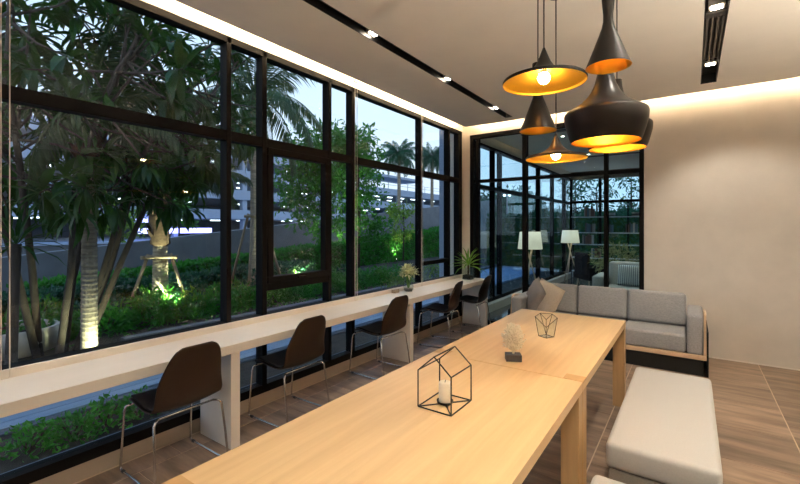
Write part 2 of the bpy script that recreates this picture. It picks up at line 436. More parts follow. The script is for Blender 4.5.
# ================================================================ CEILING FIXTURES
def trough(label, x0, x1, y0, y1):
    t = thing('ceiling_light_trough', ((x0 + x1) / 2, y1, CZ), label, 'light trough')
    h = .10
    box('trough_back', 'trough_black', t, x0, x1, y0, y1, CZ + h, CZ + h + .01)
    box('trough_side', 'trough_black', t, x0, x0 + .006, y0, y1, CZ - .002, CZ + h)
    box('trough_side', 'trough_black', t, x1 - .006, x1, y0, y1, CZ - .002, CZ + h)
    box('trough_end', 'trough_black', t, x0 + .006, x1 - .006, y1 - .006, y1, CZ - .002, CZ + h)
    return t
trough('narrow black ceiling slot running beside the long window', LS[0], LS[1], YF + .1, LSY)
tr = trough('wide black ceiling slot with air grille right of the pendant lamps', RS[0], RS[1], YF + .1, RSY)
def recessed(label, x, y, wx, wy, target, watts, ang, z=CZ + .03):
    t = thing('recessed_spotlight', (x, y, z), label, 'spotlight', 'recessed ceiling spotlights')
    box('bezel', 'spot_bezel', t, x - wx, x + wx, y - wy, y + wy, z + .004, z + .05)
    b = MB().box(-wx * .72, wx * .72, -wy * .6, wy * .6, 0, .006)
    o = b.build('lens', 'spot_lens', t, loc=(0, 0, -.003))
    spot('spot', (x, y, z - .006), target, watts, ang, parent=t, size=.03)
    return t
xl = sum(LS) / 2
names = ['beyond the left edge of view', 'at the near end of the window slot', 'second along the window slot', 'third along the window slot', 'at the far end of the window slot']
for i, (y, tg) in enumerate(((.05, -2.75), (1.4, -2.75), (2.75, -2.7), (4.07, -2.7), (5.45, -2.7))):
    recessed('small bright recessed spotlight ' + names[i], xl, y, .042, .06, (tg, y + .15, .75), SPOT_W * .8, 58)
xr = sum(RS) / 2
for i, (y, tg, wm) in enumerate(((-.2, (-.2, .2, 0), 1), (1.2, (-.3, 1.4, 0), 1), (2.5, (-.1, 2.8, 0), 1), (3.85, (.3, 4.6, 0), 1.2), (5.17, (.7, 6.1, 0), 1.1))):
    recessed(('square bright recessed spotlight ' + ['far behind the pendants', 'above the near bench', 'above the long bench', 'at the near end of the air grille', 'at the far end of the wide slot'][i]), xr, y, .05, .042, tg, SPOT_W * wm, 92, z=CZ + .012)
g = thing('air_grille', (xr, 4.5, CZ + .02), 'black slatted air grille in the wide ceiling slot', 'air grille')
box('grille_end', 'block_dark', g, RS[0] + .008, RS[1] - .008, 3.93, 4.02, CZ + .012, CZ + .03)
box('grille_end', 'block_dark', g, RS[0] + .008, RS[1] - .008, 5.05, 5.10, CZ + .012, CZ + .03)
for k in range(4):
    x = RS[0] + .014 + k * .034
    box('slat', 'grille_grey', g, x, x + .014, 4.02, 5.05, CZ + .006, CZ + .03)

# ================================================================ ADDED UPLIGHTERS (invented, out of view, to brighten the ceiling)
for i, (x, y) in enumerate(((2.3, -.4), (2.35, 1.7), (2.8, 3.3), (.7, -1.3))):
    t = thing('added_uplighter', (x, y, 0.001), 'added out-of-view uplighter brightening the ceiling, ' + ['diagonally behind the viewer', 'beside the viewer', 'nearest the back wall', 'straight behind the viewer'][i], 'floor lamp', 'added uplighters')
    MB().lathe([(0, 0), (.15, 0), (.15, .02), (.02, .03), (.012, .05), (.012, 1.72), (.03, 1.74), (.16, 1.84), (.155, 1.845), (.03, 1.755), (0, 1.75)], 28).build('stand_and_bowl', 'pendant_black', t, smooth=True)
    MB().lathe([(0, 1.765), (.05, 1.765), (.05, 1.785), (0, 1.785)], 16).build('lamp_disc', 'spot_lens', t)
    spot('spot', (x, y, 1.81), (x, y, 3.2), UP_W * (1.2, 1.05, .3, .45)[i], 168, (1.0, .89, .74), blend=.6, size=.08, parent=t)

# ================================================================ COUNTER
ct = thing('window_counter', (-2.9, 2.5, 0), 'long pale laminate counter running under the garden window', 'counter')
box('worktop', 'counter_laminate', ct, -3.125, -2.69, -2.6, 6.285, .685, .75, bevel=.003)
box('upstand', 'counter_laminate', ct, -3.149, -3.1255, -2.6, 6.285, .685, .797, bevel=.002, seg=1)
for y in (-.57, 1.73, 4.03, 6.205): box('panel_leg', 'counter_laminate', ct, -3.10, -2.692, y, y + .072, 0.001, .685, bevel=.002, seg=1)

# ================================================================ CHAIRS
def make_chair():
    c = thing('shell_chair', (0, 0, 0))
    prof = [(-.275, .440, .185), (-.262, .462, .205), (-.20, .468, .222), (-.10, .456, .230), (0, .442, .232), (.075, .438, .230), (.125, .455, .227),
            (.158, .50, .223), (.180, .56, .217), (.197, .63, .208), (.210, .70, .194), (.220, .765, .176), (.226, .81, .157), (.230, .842, .130), (.232, .858, .092)]
    N = 12
    def shell(off, sx, zlift, rng):
        v = []; f = []
        P = prof[rng[0]:rng[1]]
        for i, (x, z, hw) in enumerate(P):
            j = rng[0] + i
            back = min(1, max(0, (z - .47) / .12)) if j > 5 else 0
            for k in range(N + 1):
                u = -1 + 2 * k / N
                cu = u * u
                xx = x - back * .055 * cu * (1 - min(1, max(0, (z - .62) / .22) * 1.0)); zz = z + (1 - back) * .022 * cu * (1 if j > 1 else .2)
                v.append((xx - off * back, u * hw * sx, zz + off * (1 - back) + zlift))
        for i in range(len(P) - 1):
            for k in range(N):
                a = i * (N + 1) + k; f.append((a, a + 1, a + N + 2, a + N + 1))
        return v, f
    b = MB(); b.v, b.f = shell(0, 1, 0, (0, len(prof)))
    o = b.build('shell', 'chair_shell', c, smooth=True)
    md = o.modifiers.new('t', 'SOLIDIFY'); md.thickness = .011; md.offset = 0
    md = o.modifiers.new('s', 'SUBSURF'); md.levels = 1; md.render_levels = 1
    b = MB(); b.v, b.f = shell(.013, .93, 0, (1, len(prof) - 1))
    o = b.build('seat_pad', 'chair_pad', c, smooth=True)
    md = o.modifiers.new('t', 'SOLIDIFY'); md.thickness = .014; md.offset = 0
    md = o.modifiers.new('s', 'SUBSURF'); md.levels = 1; md.render_levels = 1
    r = .0075
    for sgn in (-1, 1):
        pts = [(.10, sgn * .175, .418), (.125, sgn * .205, .414), (.135, sgn * .218, .395), (.165, sgn * .228, .20), (.190, sgn * .232, .03), (.182, sgn * .232, .012), (.16, sgn * .232, r + .001),
               (-.27, sgn * .232, r + .001), (-.288, sgn * .232, .012), (-.293, sgn * .232, .03), (-.262, sgn * .222, .39), (-.255, sgn * .215, .422), (-.235, sgn * .19, .434)]
        lf = MB().tube(pts, r, 8).build('leg_frame', 'chrome', c, smooth=True)
        for x in (-.25, .14):
            MB().tube([(x - .012, sgn * .232, .009), (x + .012, sgn * .232, .009)], .0105, 8).build('glide', 'rubber', lf)
    MB().tube([(.10, -.176, .418), (.10, .176, .418)], r, 8).build('crossbar', 'chrome', c, smooth=True)
    MB().tube([(-.235, -.19, .434), (-.225, 0, .434), (-.235, .19, .434)], r, 8).build('crossbar', 'chrome', c, smooth=True)
    return c
chair = make_chair()
cl = ['brown shell chair nearest the viewer, left of the first counter panel', 'brown shell chair just right of the first counter panel, second in the row',
      'brown shell chair in front of the second counter panel, third in the row', 'brown shell chair past the vase, fourth in the row', 'brown shell chair at the far counter end beside the spiky plant']
for i, (x, y, rz) in enumerate(((-2.765, 1.40, .0), (-2.76, 2.36, .02), (-2.755, 3.61, -.02), (-2.77, 4.98, .16), (-2.72, 5.84, .10))):
    o = chair if i == 0 else copy_tree(chair)
    o.location = (x, y, 0.001); o.rotation_euler.z = rz
    tag(o, cl[i], 'chair', 'shell chairs along the counter')

# ================================================================ TABLES
def table(y0, y1, label):
    x0, x1 = -1.43, -.486
    t = thing('oak_table', ((x0 + x1) / 2, (y0 + y1) / 2, 0), label, 'table', 'long oak tables end to end')
    z = .75; th = .05; lw = .092
    # board-glued top: five boards, proud corner blocks
    nb = 4; xs_ = [x0 + (x1 - x0) * k / nb for k in range(nb + 1)]
    for k in range(nb): box('top_board', 'oak', t, xs_[k] + (.0002 if k else 0), xs_[k + 1] - (.0002 if k < nb - 1 else 0), y0, y1, z - th, z)
    for cx in (0, 1):
        for cy in (0, 1):
            a = x0 if cx == 0 else x1 - lw; c = y0 + .001 if cy == 0 else y1 - lw - .001
            box('leg', 'oak_leg', t, a, a + lw, c, c + lw, 0.001, z - th, bevel=.002, seg=1)
    box('corner_block', 'oak_end', t, x1 - .105, x1 + .0005, y0 + .002, y0 + .088, z - .01, z + .0006)
    box('corner_block', 'oak_end', t, x0 - .0005, x0 + .105, y0 + .002, y0 + .088, z - .01, z + .0006)
    for xa in (x0 + .02, x1 - .045): box('apron', 'oak_leg', t, xa, xa + .025, y0 + lw, y1 - lw - .001, z - th - .02, z - th)
table(.64, 2.418, 'light oak table nearest the viewer, carrying the wire house lantern')
table(2.423, 4.21, 'light oak table farther away, carrying the coral and small terrarium')

# ================================================================ BENCHES
def bench(y0, y1, label):
    x0, x1 = -.388, .122
    t = thing('upholstered_bench', ((x0 + x1) / 2, (y0 + y1) / 2, 0), label, 'bench', 'grey upholstered benches')
    box('seat_cushion', 'bench_fabric', t, x0, x1, y0, y1, .28, .42, bevel=.028, smooth=True, seg=4)
    box('base', 'bench_base', t, x0 + .012, x1 - .012, y0 + .012, y1 - .012, .07, .275, bevel=.012, smooth=True, seg=2)
    for x in (x0 + .05, x1 - .05):
        for y in (y0 + .06, y1 - .06): box('foot', 'rubber', t, x - .025, x + .025, y - .025, y + .025, 0.001, .075)
bench(2.50, 4.02, 'long pale grey upholstered bench beside the far oak table')
bench(.66, 2.17, 'pale grey bench end at the bottom edge of the picture')

# ================================================================ SOFA
sf = thing('sofa', (-.95, 5.8, 0), 'grey three seat sofa with pale wood base against the glass partition', 'sofa')
SX0, SX1, SY0, SY1 = -2.0, .10, 5.45, 6.22
def soft(name, m, parent, x0, x1, y0, y1, z0, z1, bev=.035, tilt=0):
    o = box(name, m, parent, x0, x1, y0, y1, z0, z1, bevel=bev, smooth=True, seg=4)
    if tilt: o.rotation_euler.x = tilt
    return o
sx_ = [-1.85, -1.262, -.672, -.052]
for k in range(3):
    soft('seat_cushion', 'sofa_fabric', sf, sx_[k] + .002, sx_[k + 1] - .002, SY0 - .01, 5.96, .225, .42, .03)
    soft('back_cushion', 'sofa_fabric', sf, sx_[k] + .002, sx_[k + 1] - .002, 5.90, 6.08, .415, .80, .045, tilt=math.radians(-9))
soft('arm', 'sofa_fabric', sf, SX1 - .148, SX1, SY0, 6.18, .22, .645, .03)
soft('arm', 'sofa_fabric', sf, SX0, SX0 + .148, SY0, 6.18, .22, .645, .03)
soft('back_panel', 'sofa_fabric', sf, SX0 + .15, SX1 - .155, 6.14, 6.23, .22, .72, .02)
box('base_rail', 'maple', sf, SX0 - .005, SX1 + .02, SY0 - .02, SY0 + .03, .175, .222, bevel=.004, seg=1)
box('base_rail', 'maple', sf, SX0 - .005, SX1 + .02, 6.17, 6.22, .175, .222, bevel=.004, seg=1)
box('plinth', 'sofa_black', sf, SX0 + .03, SX1 + .0, SY0 + .015, 6.2, 0.001, .175)
for xa, s in ((SX1 + .004, 1), (SX0 - .004, -1)):
    pts = [(SY0 - .02, .175), (6.2, .175), (6.2, .60), (SY0 + .16, .66), (SY0 + .09, .64)]
    b = MB(); n = len(pts); d = .022 * s
    b.quad(*[(xa, y, z) for y, z in pts]); b.quad(*[(xa + d, y, z) for y, z in reversed(pts)])
    for i in range(n):
        (ya, za), (yb, zb) = pts[i], pts[(i + 1) % n]
        b.quad((xa, ya, za), (xa + d, ya, za), (xa + d, yb, zb), (xa, yb, zb))
    for i in range(len(b.v)): b.v[i] = (b.v[i][0] - sf.location.x, b.v[i][1] - sf.location.y, b.v[i][2])
    sp_ = b.build('side_panel', 'maple', sf, bevel=.002)
    lp_ = box('leg_plate', 'sofa_black', sf, *sorted((xa + d + .001 * s, xa + d + .018 * s)), SY0 + .0, 6.19, .001, .47); lp_.parent = sp_

def pillow(name, m, loc, rot, w_, h_, t_, label):
    v = []; f = []; N = 12
    for sd in (1, -1):
        for i in range(N + 1):
            for k in range(N + 1):
                u, q = -1 + 2 * i / N, -1 + 2 * k / N
                e_ = max(0, (1 - u ** 4) * (1 - q ** 4)) ** .5
                pin = 1 - .10 * (abs(u) ** 2 * (1 - abs(q) ** 2)) - .0
                pin2 = 1 - .10 * (abs(q) ** 2 * (1 - abs(u) ** 2))
                v.append((u * w_ / 2 * pin2, sd * t_ / 2 * e_ * (1 + .06 * math.sin(5 * u + 3 * q)), q * h_ / 2 * pin))
    for sd in (0, 1):
        o0 = sd * (N + 1) ** 2
        for i in range(N):
            for k in range(N):
                a = o0 + i * (N + 1) + k; q = (a, a + 1, a + N + 2, a + N + 1); f.append(q if sd else q[::-1])
    b = MB(); b.v, b.f = v, f
    o = b.build(name, m, smooth=True); o.location = loc; o.rotation_euler = rot
    return tag(o, label, 'cushion', 'throw cushions on the grey sofa')
pillow('throw_cushion', 'cushion_grey', (-1.75, 5.70, .635), (math.radians(-18), math.radians(22), math.radians(-62)), .42, .42, .17, 'dark grey throw cushion against the left sofa arm')
pillow('throw_cushion', 'cushion_beige', (-1.60, 5.64, .63), (math.radians(-22), math.radians(16), math.radians(-30)), .44, .44, .17, 'beige throw cushion in front of the dark grey one')

# ================================================================ PENDANTS
def inner(prof, t=.004):
    return [(max(0, r - t), z) for r, z in prof]
TALL = [(.120, 0), (.117, .008), (.098, .055), (.075, .115), (.050, .180), (.034, .225), (.0265, .262), (.0265, .30), (.032, .36), (.037, .43), (.037, .455), (.006, .458)]
WIDE = [(.243, 0), (.245, .012), (.240, .020), (.185, .034), (.130, .050), (.090, .070), (.062, .095), (.042, .125), (.027, .16), (.014, .195), (.006, .215)]
FAT = [(.198, 0), (.210, .03), (.225, .08), (.237, .13), (.240, .165), (.238, .182), (.230, .190), (.190, .212), (.150, .238), (.115, .270), (.085, .31), (.062, .36), (.047, .42), (.038, .48), (.034, .53), (.006, .532)]
def pendant(prof, loc, bulb_z, bulb_r, label):
    t = thing('pendant_lamp', loc, label, 'pendant lamp', 'black and gold pendant lamps')
    shade = MB().lathe(prof, 48).build('shade', 'pendant_black', t, smooth=True)
    ip = [(prof[0][0], 0)] + [(max(.004, r - .004), z + .001 if i == 0 else z - .003) for i, (r, z) in enumerate(prof)][0:-2]
    ip = [(r, max(0, z)) for r, z in ip]
    MB().lathe(ip, 48).build('liner', 'pendant_gold', shade, smooth=True)
    z1 = prof[-1][1]
    crd = MB().tube([(0, 0, z1 - .01), (0, 0, CZ - loc[2] - .02)], .0042, 6).build('cord', 'cord_black', t)
    MB().lathe([(0, CZ - loc[2] - .025), (.05, CZ - loc[2] - .025), (.05, CZ - loc[2] - .0005), (0, CZ - loc[2] - .0005)], 20).build('ceiling_rose', 'pendant_black', crd)
    sk = MB().lathe([(0, bulb_z + bulb_r * .9), (.016, bulb_z + bulb_r * .9), (.016, bulb_z + bulb_r * .9 + .05), (0, bulb_z + bulb_r * .9 + .05)], 16).build('socket', 'block_dark', t)
    pr = [(bulb_r * math.sin(a * math.pi / 12), bulb_z - bulb_r * math.cos(a * math.pi / 12)) for a in range(13)]
    MB().lathe(pr, 20).build('bulb', 'bulb', sk, smooth=True)
    return t
def sc_prof(p, k): return [(r * k, z * k) for r, z in p]
pendant(sc_prof(WIDE, .95), (-.700, 2.44, 2.425), .030, .034, 'wide flat black pendant with gold underside and glowing bulb, nearest of the cluster')
pendant(sc_prof(TALL, .82), (-.322, 2.157, 2.347), .16, .026, 'tall narrow black pendant above the stout one, top right')
pendant(sc_prof(FAT, .885), (-.393, 2.534, 2.066), .24, .032, 'big stout black pendant with the largest shade')
pendant(sc_prof(FAT, .875), (-.414, 3.13, 2.12), .10, .032, 'stout black pendant mostly hidden behind the largest one')
pendant(TALL, (-.850, 2.825, 2.240), .20, .028, 'narrow black cone pendant below the wide flat one')
pendant(sc_prof(WIDE, .82), (-.764, 2.947, 2.06), .025, .030, 'wide flat black pendant hanging lowest and farthest')

# ================================================================ TABLETOP OBJECTS
# wire house lantern with candle
ln = thing('wire_lantern', (-.965, 1.745, .7505), 'black wire house shaped lantern on the near table', 'lantern')
hx, hy, he, hp = .0875, .102, .174, .250; r = .0032
base = [(-hx, -hy), (hx, -hy), (hx, hy), (-hx, hy)]
def wire(a, c, nm='wire', m='wire_black', rr=r, par=ln): return MB().tube([a, c], rr, 6).build(nm, m, par)
for i in range(4):
    a, c = base[i], base[(i + 1) % 4]
    wire((*a, r), (*c, r)); wire((*a, r), (*a, he)); wire((*a, r), (0, 0, r))
for y in (-hy, hy): wire((-hx, y, he), (0, y, hp)); wire((hx, y, he), (0, y, hp))
wire((0, -hy, hp), (0, hy, hp)); wire((-hx, -hy, he), (-hx, hy, he)); wire((hx, -hy, he), (hx, hy, he))
MB().lathe([(0, .006), (.036, .006), (.040, .018), (.037, .018), (.034, .010), (0, .010)], 24).build('candle_dish', 'wire_black', ln, smooth=False)
cd = thing('pillar_candle', (-.965, 1.745, .7615), 'short white pillar candle inside the wire lantern', 'candle')
MB().lathe([(0, 0), (.029, 0), (.030, .004), (.030, .088), (.027, .094), (.018, .093), (0, .091)], 28).build('wax', 'wax', cd, smooth=True)
MB().tube([(0, 0, .09), (.001, 0, .099), (.003, 0, .104)], .0013, 6).build('wick', 'rubber', cd)

# coral on a dark block
co = thing('coral_ornament', (-.925, 2.56, .7505), 'cream branching coral on a small dark block', 'ornament', rz=.5)
MB().box(-.048, .048, -.035, .035, 0, .042).build('block', 'block_dark', co, bevel=.002)
b = MB()
for k in range(5): a = k * 1.256; b.tube([(0, 0, .04), (.012 * math.cos(a), .012 * math.sin(a), .09), (.03 * math.cos(a), .03 * math.sin(a), .16)], [.006, .005, .0035], 6)
for k in range(210):
    h = frand(.05, .20); rr = .068 * math.sin(math.pi * min(1, (h - .02) / .205) ** .8) + .012; a = frand(0, 6.283); q = frand(.55, 1)
    tip = Vector((rr * q * math.cos(a), rr * q * math.sin(a), .035 + h)); st_ = Vector((tip.x * .35, tip.y * .35, .03 + h * .72))
    md = st_.lerp(tip, .55) + rdir() * .008
    b.tube([st_, md, tip], [.0042, .0036, .0030], 5)
    for m_i in range(2): b.tube([md, md + (tip - st_).normalized() * .008 + rdir() * .016], [.0034, .0028], 5)
b.build('coral', 'coral', co)

# geometric terrarium
te = thing('glass_terrarium', (-.915, 3.25, .7505), 'small geometric glass terrarium with dark metal edges', 'terrarium', rz=.27)
bF, bR, bB, bL = (0, -.055, .003), (.055, 0, .003), (0, .055, .003), (-.055, 0, .003)
tL, tR, tl, tr_, ap, ax = (-.080, -.030, .155), (.080, -.030, .155), (-.045, .065, .165), (.045, .065, .165), (0, -.062, .085), (0, -.02, .135)
for a, c in ((bF, bR), (bR, bB), (bB, bL), (bL, bF), (bF, ap), (ap, tL), (ap, tR), (tL, tl), (tl, tr_), (tr_, tR), (bL, tL), (bR, tR), (bB, tl), (bB, tr_), (ax, tl), (ax, tr_), (ap, ax)):
    MB().tube([a, c], .0022, 6).build('metal_edge', 'wire_brass', te)
for q in ((bF, ap, tL, bL), (bF, bR, tR, ap), (bR, bB, tr_, tR), (bB, bL, tL, tl), (bB, tl, tr_), (bF, bL, bB, bR)): MB().quad(*q).build('glass_facet', 'vase_glass', te)

# vase with pale rosette plant
v1 = thing('glass_vase', (-3.01, 4.47, .7505), 'round glass vase of pale green leaves on the counter', 'vase')
MB().lathe([(0, .002), (.052, .002), (.066, .03), (.068, .07), (.055, .12), (.045, .15), (.042, .15), (.051, .12), (.063, .07), (.061, .032), (.048, .006), (0, .006)], 28).build('glass_body', 'vase_glass', v1, smooth=True)
MB().lathe([(0, .007), (.047, .007), (.060, .032), (.058, .045), (0, .047)], 20).build('pebbles', 'kerb', v1, smooth=True)
b = MB(); st = MB()
for k in range(13):
    a = k * 2.4; rr = .02 + .075 * (k / 13) ** .6; h = .34 - .10 * (k / 13) + frand(-.02, .02)
    tip = Vector((rr * math.cos(a), rr * math.sin(a), h - .03))
    st.tube([(0.01 * math.cos(a), .01 * math.sin(a), .05), (tip.x * .4, tip.y * .4, .16), tuple(tip)], .0025, 5)
    for q in range(11):
        d = (rdir() + Vector((0, 0, .5)) + Vector((math.cos(a), math.sin(a), 0)) * .3).normalized()
        b.leaf(tip + rdir() * .006, d, (0, 0, 1), frand(.06, .09), frand(.024, .034), .3)
st.build('stems', 'leaf_spiky', v1); tag(b.build('leaves', 'leaf_cream', v1, smooth=True), kind='stuff')
wb = box('wooden_block', 'wood_block', None, -3.115, -3.055, 4.24, 4.33, .7505, .795, bevel=.002); tag(wb, 'small wooden block on the counter left of the round vase', 'block')

v2 = thing('glass_vase', (-2.92, 6.04, .7505), 'square glass vase with green spiky plant at the far counter end', 'vase')
gb = MB()
for s in (-1, 1):
    gb.box(s * .072 - .003, s * .072 + .003, -.075, .075, 0, .19); gb.box(-.069, .069, s * .072 - .003, s * .072 + .003, 0, .19)
gb.box(-.069, .069, -.069, .069, 0, .008); gb.build('glass_body', 'vase_glass', v2)
MB().box(-.066, .066, -.066, .066, .009, .07).build('soil', 'soil', v2)
MB().tube([(0, 0, .05), (.004, 0, .15), (0, 0, .23)], [.016, .014, .016], 8).build('stem', 'palm_fibre', v2, smooth=True)
for k in range(30):
    b = MB(); a = k * 2.4; el = 1.35 - 1.35 * (k / 30)
    d = Vector((math.cos(a) * math.cos(el), math.sin(a) * math.cos(el) * (.55 if math.sin(a) > 0 else 1), math.sin(el)))
    b.leaf((0, 0, .20 + .03 * (1 - k / 30)), d, (0, 0, 1), frand(.26, .36), .03, .35 + .3 * k / 30, .25); b.build('leaf', 'leaf_spiky', v2)

# blind pull cords
for y, n in ((.62, 'hanging at the left edge of the window'), (3.545, 'in front of the middle window post'), (4.945, 'in front of the window post beside the vase')):
    bc = thing('blind_cord', (-3.10, y, .80), 'thin pale blind cord ' + n, 'blind cord', 'blind cords along the window')
    for dy in (-.018, .018): MB().tube([(0, dy, -.035), (0, dy, CZ + .04 - .80)], .0028, 5).build('strand', 'blind_cord', bc)
    MB().tube([(0, -.018, -.035), (0, -.012, -.043), (0, .012, -.043), (0, .018, -.035)], .0028, 5).build('loop', 'blind_cord', bc)
    MB().box(-.012, .012, -.03, .03, CZ + .02 - .80, CZ + .055 - .8).build('bracket', 'cove_paint', bc)

# ================================================================ NEXT ROOM
def floor_lamp(x, y, label):
    t = thing('floor_lamp', (x, y, 0.001), label, 'floor lamp', 'floor lamps in the next room')
    zs, zt = 1.13, 1.48
    MB().lathe([(.245, zs), (.205, zt), (.200, zt), (.240, zs), (.245, zs)], 32).build('shade', 'lampshade', t, smooth=True)
    for k in range(3):
        a = k * 2.094 + .4
        MB().tube([(.24 * math.cos(a), .24 * math.sin(a), 0), (-.07 * math.cos(a), -.07 * math.sin(a), zs + .03)], [.013, .016], 8).build('leg', 'lamp_wood', t, smooth=True)
    MB().lathe([(0, zs + .02), (.09, zs + .02), (.09, zs + .04), (0, zs + .04)], 16).build('collar', 'chrome', t)
    pr = [(.045 * math.sin(a * math.pi / 8), zs + .14 - .045 * math.cos(a * math.pi / 8)) for a in range(9)]
    MB().lathe(pr, 14).build('bulb', 'spot_lens', t, smooth=True)
floor_lamp(-2.71, 8.48, 'tripod floor lamp with cream shade nearer the partition')
floor_lamp(-2.78, 12.2, 'tripod floor lamp with cream shade near the bookshelf')

bs = thing('bookshelf', (-1.8, 13.45, 0), 'open white bookshelf in front of the far window', 'bookshelf')
BX0, BX1 = -3.0, -.75
for z in (.25, .66, 1.06, 1.41, 1.88): box('shelf_board', 'shelf_white', bs, BX0, BX1, 13.3, 13.58, z - .025, z)
for x in (BX0, -2.27, -1.5, BX1 - .02): box('upright', 'black_frame', bs, x, x + .02, 13.3, 13.32, 0.001, 2.35); box('upright', 'black_frame', bs, x, x + .02, 13.56, 13.58, 0.001, 2.35)
bookmesh = {}
def book(x, z, w_, h_, mi, lab):
    o = MB().box(0, w_, -.08, .08, 0, h_).build('book', 'book%d' % mi); o.location = (x, 13.44, z + .001)
    tag(o, lab, 'book', 'books ' + lab[lab.index('on'):])
for (x, z, n, lab) in ((-2.65, 1.88, 6, 'upright book on the top shelf of the far bookshelf, left of the post'), (-2.62, 1.41, 5, 'upright book on the second shelf, left of the post'),
                       (-1.55, 1.41, 6, 'upright book on the second shelf, right of the post'), (-2.7, 1.06, 7, 'upright book on the third shelf, left of the post'), (-2.45, .66, 5, 'upright book on the lowest visible shelf'), (-2.05, 1.41, 3, 'upright book on the second shelf, beside the post')):
    for k in range(n):
        wd = frand(.03, .06); book(x, z, wd, frand(.22, .31), R.randrange(5), lab); x += wd + .004
for (x, z, n, lab) in ((-2.1, 1.88, 3, 'flat book on the top shelf in a low pile'), (-1.4, 1.88, 3, 'flat book on the top shelf right of the post')):
    for k in range(n):
        o = MB().box(0, .26, -.09, .09, 0, .034).build('book', 'book%d' % R.randrange(5)); o.location = (x + frand(0, .03), 13.44, z + .001 + k * .035); tag(o, lab, 'book', 'books ' + lab[lab.index('on'):])

s2 = thing('sofa', (-.7, 8.9, 0), 'pale sofa in the next room seen through the partition', 'sofa')
soft('seat_cushion', 'pale_fabric', s2, -1.35, .35, 8.5, 9.2, .22, .46, .04); soft('back_cushion', 'pale_fabric', s2, -1.35, .35, 9.1, 9.32, .30, .90, .05)
soft('arm', 'pale_fabric', s2, -1.55, -1.35, 8.5, 9.32, .1, .66, .04); soft('arm', 'pale_fabric', s2, .35, .55, 8.5, 9.32, .1, .66, .04)
box('base', 'sofa_black', s2, -1.5, .5, 8.55, 9.28, .001, .22)
o = pillow('striped_cushion', 'stripe', (-.92, 8.97, .66), (math.radians(-18), 0, 0), .5, .4, .14, 'blue and white striped cushion on the pale sofa'); o['group'] = 'cushions in the next room'
ar = thing('armchair', (-1.98, 11.0, 0), 'dark armchair beside the potted bush in the next room', 'armchair', rz=2.3)
MB().box(-.3, .3, -.3, .3, .3, .44).build('seat', 'chair_pad', ar, bevel=.03)
MB().box(-.3, .3, .24, .32, .40, .95).build('backrest', 'chair_pad', ar, bevel=.03)
for sx2 in (-1, 1):
    MB().box(sx2 * .31 - .03, sx2 * .31 + .03, -.28, .3, .3, .62).build('arm', 'chair_pad', ar, bevel=.02)
    for sy2 in (-1, 1): MB().tube([(sx2 * .27, sy2 * .27, .001), (sx2 * .24, sy2 * .24, .31)], .016, 8).build('leg', 'lamp_wood', ar)
pb = thing('potted_bush', (-1.40, 10.2, -.0), 'rounded olive bush in a pot in the next room', 'potted plant')
MB().lathe([(0, .001), (.16, .001), (.2, .4), (.18, .4), (.17, .36), (0, .36)], 20).build('pot', 'planter_white', pb)
MB().tube([(0, 0, .34), (.02, 0, .8)], .02, 6).build('stem', 'bark', pb)
b = MB()
for k in range(700):
    d = rdir(); p = Vector((0, 0, .86)) + Vector((d.x * .5, d.y * .5, d.z * .34)) * frand(.4, 1); b.sleaf(p, (d + rdir() * .8).normalized(), rdir(), frand(.07, .13), .03)
tag(b.build('leaves', 'leaf_pale', pb), kind='stuff')
for i, (x, y) in enumerate(((-2.0, 8.2), (-.9, 9.4), (-2.0, 10.6), (-.9, 12.0))):
    t = thing('downlight', (x, y, 3.2995), 'small round downlight in the ceiling of the next room', 'downlight', 'downlights in the next room')
    MB().lathe([(.028, 0), (.045, 0), (.045, -.008), (.028, -.006)], 18).build('trim_ring', 'spot_bezel', t)
    MB().lathe([(0, -.002), (.028, -.002)], 18).build('lens', 'spot_lens', t)
    spot('spot', (x, y, 3.28), (x, y, 0), 30, 95, parent=t)
for y in (7.6, 10.9): tag(box('ceiling_slot', 'trough_black', None, -2.6, 3.0, y, y + .14, 3.285, 3.2998), 'black line recessed across the next room ceiling, %s' % ('nearer' if y < 9 else 'farther'), 'ceiling slot')

# ================================================================ OUTDOORS
GZ = -.10
struct(MB().box(-260, -3.3, -60, 260, GZ - .3, GZ).build('ground', 'soil'), 'dark garden soil outside the window')
# deck path along the window, planks as parts
dk = box('path', 'garage_dark', None, -6.45, -4.55, -4, 30, GZ + .001, GZ + .02); struct(dk, 'plank deck path outside the window')
plank = None
for k in range(12):
    x = -6.35 + k * .152
    if plank is None: o = MB().box(-.07, .07, -16.9, 16.9, 0, .022).build('plank', 'deck', dk); plank = o.data
    else: o = bpy.data.objects.new('plank', plank); COL.objects.link(o); o.parent = dk
    o.location = Vector((x, 13, GZ + .02)) - dk.location
struct(box('kerb', 'concrete', None, -6.80, -6.65, 2.6, 30, GZ + .001, GZ + .08), 'kerb between deck and planting')
struct(box('kerb', 'garage_dark', None, -3.65, -3.36, -4, 13.9, GZ + .001, GZ + .1), 'concrete sill outside the window')
struct(box('wall_exterior_pier', 'garage_concrete', None, -3.78, -3.42, 6.62, 7.1, GZ, 4.2), 'grey pier outside the room corner')

# sloping garden wall
def sloped(name, m, x0, x1, ya, yb, za, zb, z0=GZ - .05):
    b = MB(); b.v = [(x0, ya, z0), (x1, ya, z0), (x1, yb, z0), (x0, yb, z0), (x0, ya, za), (x1, ya, za), (x1, yb, zb), (x0, yb, zb)]
    b.f = [(0, 3, 2, 1), (4, 5, 6, 7), (0, 1, 5, 4), (1, 2, 6, 5), (2, 3, 7, 6), (3, 0, 4, 7)]
    return b.build(name, m)
struct(sloped('wall_garden', 'concrete', -13.0, -12.7, -3, 32, .35, 3.75), 'grey ramp wall behind the hedge')

